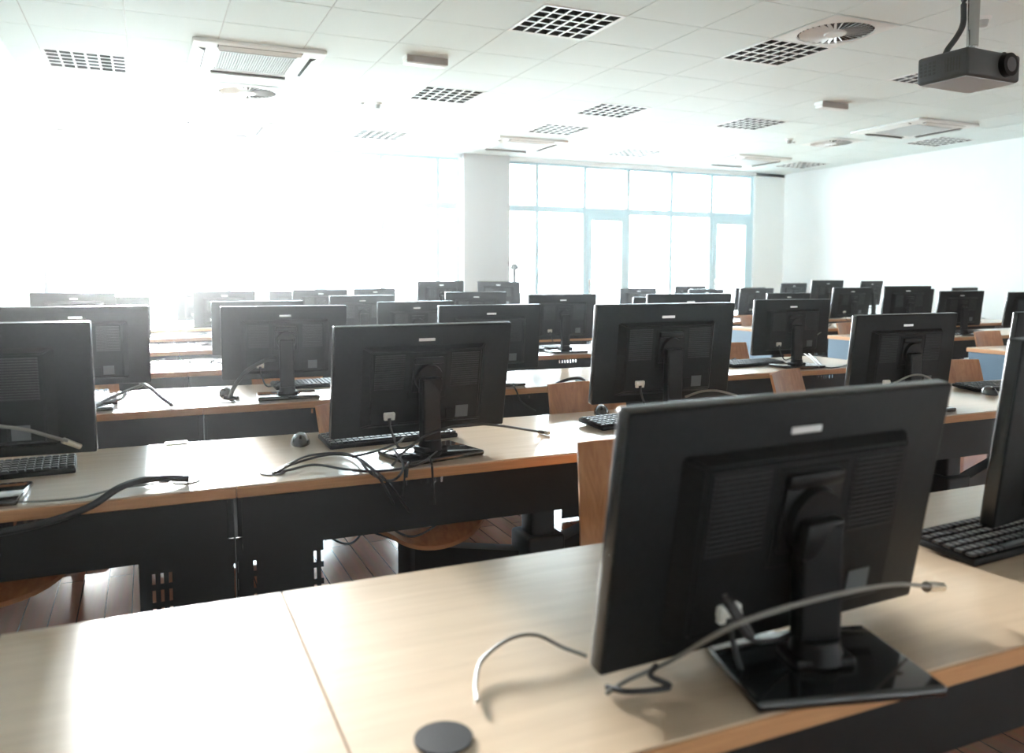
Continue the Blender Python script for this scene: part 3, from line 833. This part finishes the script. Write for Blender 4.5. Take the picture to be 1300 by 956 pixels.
# foreground
t = cable('cable', [Dy(1183, 745, .93), Dy(1140, 742, .84), Dy(1075, 752, .76), Dy(985, 775, .74), Dy(920, 800, .76), Dz(850, 840, .03), Dz(800, 862, .01), Dz(770, 880, .006)], .0032, 'grey cable with metal plug passing behind the foreground monitor post', m=m_gcable)
plug(t, Dy(1176, 745, .925), Dy(1196, 745, .945), .009)
cable('cable', [Dz(745, 833, .006), Dz(715, 822, .012), Dz(680, 806, .02), Dz(645, 812, .02), Dz(612, 838, .012), Dz(604, 868, .006), Dz(606, 890, .006)], .0030, 'grey cable looping over the foreground desk left of the monitor', m=m_gcable)
t = cable('cable', [Dy(920, 755, .83), Dy(935, 785, .82), Dy(955, 812, .83), Dy(985, 812, .86), Dy(1010, 800, .88)], .0032, 'black video cable hanging from the foreground monitor plug')
plug(t, Dy(925, 765, .83), Dy(952, 808, .83), .008, m_cable)
t = cable('cable', [Dz(833, 845, .05), Dz(826, 858, .03), Dz(850, 872, .01), Dz(800, 878, .012), Dz(770, 872, .006)], .004, 'black cables coiled under the foreground monitor corner')
# second row: long cable, bundle from the grommet
t = cable('cable', [Dz(497, 592, .01), Dy(515, 572, 2.27), Dy(545, 551, 2.28), Dy(590, 539, 2.30), Dy(630, 540, 2.36), Dy(665, 545, 2.45), Dz(690, 549, .01)], .0040, 'black cable arching past the post to the right over the second row desk')
plug(t, Dz(684, 548, .008), Dz(697, 550, .008), .008)
bundle = [((348, 600), (365, 590), (395, 578), (440, 576), (465, 590), (492, 612), (520, 650)),
          ((346, 601), (370, 596), (400, 590), (440, 596), (480, 598), (530, 590), (560, 570)),
          ((350, 600), (375, 588), (420, 577), (455, 582), (480, 605), (500, 640)),
          ((448, 580), (480, 572), (505, 562), (512, 556)), ((455, 582), (470, 600), (490, 610), (505, 606), (512, 590), (500, 570))]
t = thing('cable_bundle', 'bundle of black cables running from the desk grommet under the centre left monitor', 'cable')
for k, pl in enumerate(bundle):
    pts = []
    for j, (a, b_) in enumerate(pl):
        if b_ > 608: p = ony(a, b_, ROWY[2] + (.088 if j == len(pl) - 1 and b_ > 620 else -.01)); pts.append((p.x, p.y, p.z))
        else: pts.append(Dz(a, b_, .010 + .004 * k))
    bm = NB(); tube(bm, pts, .0038, 8); obj('cord', bm, m_cable, t, smooth=True)
t = cable('cable', [Dz(545, 580, .02), Dy(548, 588, 2.235), Dy(549, 600, 2.235), Dy(550, 618, 2.235), Dy(552, 640, 2.245)], .0035, 'black cable dropping over the desk edge below the centre left monitor')
t = cable('cable', [Dz(520, 585, .01), Dy(516, 592, 2.235), Dy(514, 605, 2.235), Dy(510, 630, 2.24)], .003, 'thin cable with dark clip hanging over the second row desk edge'); plug(t, Dy(516, 594, 2.232), Dy(515, 606, 2.232), .007, m_cable)
t = cable('cable', [Dy(413, 655, 2.36), Dy(418, 680, 2.35), Dy(445, 690, 2.34), Dy(468, 665, 2.36)], .0035, 'cable loop hanging under the second row desk, left')
t = cable('cable', [Dy(488, 652, 2.36), Dy(500, 672, 2.35), Dy(525, 681, 2.34), Dy(555, 665, 2.35), Dy(570, 640, 2.37)], .0035, 'cable loop hanging under the second row desk over the seat')
# left: thick cable over the edge
t = cable('cable', [Dz(240, 608, .012), Dz(215, 607, .018), Dz(180, 610, .02), Dz(150, 620, .02), Dy(120, 640, 2.235), Dy(85, 655, 2.20), Dy(40, 668, 2.19), Dy(-20, 680, 2.2)], .0095, 'thick black cable sleeve falling over the second row desk edge at left')
cable('cable', [Dz(215, 612, .006), Dz(150, 620, .006), Dz(100, 632, .006), Dz(30, 637, .006), Dz(-30, 632, .006)], .003, 'thin grey cable lying along the second row desk edge at left', m=m_gcable)
t = cable('cable', [Dy(-10, 540, 2.38), Dy(30, 545, 2.36), Dy(60, 553, 2.37), Dy(85, 560, 2.40)], .0045, 'grey cable with pale plug crossing the left edge monitor', m=m_gcable); plug(t, Dy(80, 559, 2.40), Dy(102, 567, 2.42), .008)
# third row
t = cable('cable', [Dz(292, 504, .01), Dy(298, 490, 3.80), Dy(312, 472, 3.80), Dy(335, 458, 3.82), Dy(350, 456, 3.84)], .010, 'black cable sleeve arching up from the third row desk in the glare', m=m_cable)
plug(t, Dz(286, 505, .004), Dz(302, 506, .004), .012, m_cable)
t = thing('cable_bundle', 'tangled thick cables standing up on the third row desk at left', 'cable')
for pts in ([Dz(218, 514, .01), Dz(205, 505, .025), Dz(190, 492, .05), Dz(178, 485, .06), Dz(160, 474, .10), Dz(165, 470, .11), Dz(180, 484, .09)], [Dz(110, 520, .02), Dz(140, 505, .03), Dz(165, 495, .04), Dz(180, 488, .05), Dz(172, 478, .08), Dz(182, 482, .07)], [Dz(90, 500, .02), Dz(120, 512, .02), Dz(150, 508, .02), Dz(160, 500, .03)]):
    bm = NB(); tube(bm, pts, .0085, 8); obj('cord', bm, m_cable, t, smooth=True)
cable('cable', [Dz(1040, 466, .01), Dz(1030, 455, .03), Dz(1020, 446, .05), Dy(1032, 430, 3.9), Dy(1055, 412, 3.9)], .0035, 'grey cable rising beside the third row aisle monitor', m=m_gcable)
cable('cable', [Dz(1025, 447, .006), Dz(1035, 456, .006), Dz(1048, 466, .006), Dz(1065, 466, .006), Dz(1078, 462, .006)], .0045, 'black cable curving on the third row desk end')
cable('cable', [Dy(1135, 486, 2.33), Dy(1160, 476, 2.30), Dy(1180, 480, 2.32), Dy(1190, 495, 2.36), Dy(1196, 502, 2.4)], .004, 'grey cable arching behind the second row right monitor', m=m_gcable)
cable('cable', [Dy(870, 504, 2.36), Dy(890, 497, 2.32), Dy(910, 496, 2.32), Dy(935, 502, 2.36)], .004, 'grey cable curving under the middle monitor label', m=m_gcable)
cable('cable', [Dz(705, 488, .01), Dz(720, 482, .035), Dz(735, 480, .04), Dz(742, 483, .02)], .008, 'thick black cable sleeve arching on the third row desk left of the middle monitor')
cable('cable', [Dz(648, 484, .01), Dy(655, 495, 3.66), Dy(662, 510, 3.66), Dy(680, 522, 3.66)], .004, 'cable hanging over the third row desk edge beside the pillar monitor')
def tangle(cx, cyy, n, label, z=DT, s=.12):
    t = thing('cable_tangle', label, 'cable', (cx, cyy, z), group='small cable tangles on the desks')
    for k in range(n):
        p = [(random.uniform(-s, s), random.uniform(-s * .6, s * .6), random.uniform(.006, .035)) for _ in range(5)]
        p[0] = (p[0][0], p[0][1], .006); p[-1] = (p[-1][0], p[-1][1], .006)
        bm = NB(); tube(bm, p, .0035, 6, k=6); obj('cord', bm, m_cable, t, smooth=True)
for (px, py, lab) in ((205, 463, 'cable tangle on the fourth row desk, leftmost'), (262, 462, 'cable tangle beside the mouse on the fourth row desk'), (195, 443, 'cable tangle on the fifth row desk, left'), (255, 440, 'cable tangle on the fifth row desk by the monitor edge'),
                      (200, 428, 'cable tangle on the sixth row desk, left'), (250, 426, 'cable tangle on the sixth row desk by the monitor edge'), (240, 413, 'cable tangle on the last row desk in the glare'), (712, 446, 'cable tangle at the base of the fourth row monitor'),
                      (925, 461, 'cable tangle near the mouse on the third row aisle desk'), (1195, 420, 'cable tangle under the right wall monitor'), (1253, 404.5, 'cable tangle on the fifth row desk by the right wall'), (1118, 404, 'cable tangle on a far right desk')):
    p = onz(px, py, DT)
    tangle(p.x, p.y, 3, lab)
# extra small objects
p = onz(1108, 401, DT + 0.0)
obj_ = thing('document_folder', 'red folder lying at the foot of the far right post monitor', 'folder', (8.72, ROWY[6] + .14, DT)); obj('cover', box(NB(), -.15, .15, -.06, .06, 0, .012, .002), m_red, obj_)
p = onz(1187, 421, DT)
t = thing('paper_stack', 'pale blue papers beside the right wall monitor base', 'papers', (p.x, p.y, DT), .2); obj('sheet', box(NB(), -.12, .12, -.09, .09, 0, .006), m_paper, t); obj('sheet', box(NB(), -.10, .14, -.07, .10, .006, .011, mtx=Matrix.Rotation(.3, 4, 'Z')), m_paper, t)
# white paper on second row left far edge
p = onz(224, 563, DT); t = thing('paper_note', 'small white card at the far edge of the second row desk', 'paper', (p.x, p.y, DT), .05); obj('card', box(NB(), -.035, .035, -.02, .02, 0, .004), m_white, t)
# floor stand by the pillar
p = ony(653, 340, 10.35)
t = thing('coat_stand', 'grey metal coat stand with hooks right of the pillar', 'coat stand', (p.x, p.y, 0))
bm = NB(); cyl(bm, (0, 0, .02), (0, 0, 1.40), .028, .026, 16); obj('pole', bm, mat('stand_grey', (.16, .17, .17), .4, metal=.3), t, smooth=True)
bm = NB(); cyl(bm, (0, 0, 0), (0, 0, .03), .17, .15, 28); obj('base', bm, MATS['stand_grey'], t, smooth=True)
bm = NB(); cyl(bm, (0, 0, 1.38), (0, 0, 1.46), .06, .04, 12)
tube(bm, [(0, 0, 1.42), (.09, 0, 1.42), (.15, 0, 1.46), (.15, 0, 1.52)], .010, 8); tube(bm, [(.12, 0, 1.44), (.19, .02, 1.50), (.22, .02, 1.56)], .008, 8)
tube(bm, [(0, 0, 1.42), (-.05, .05, 1.44), (-.06, .06, 1.49)], .010, 8)
obj('hooks', bm, MATS['stand_grey'], t, smooth=True)
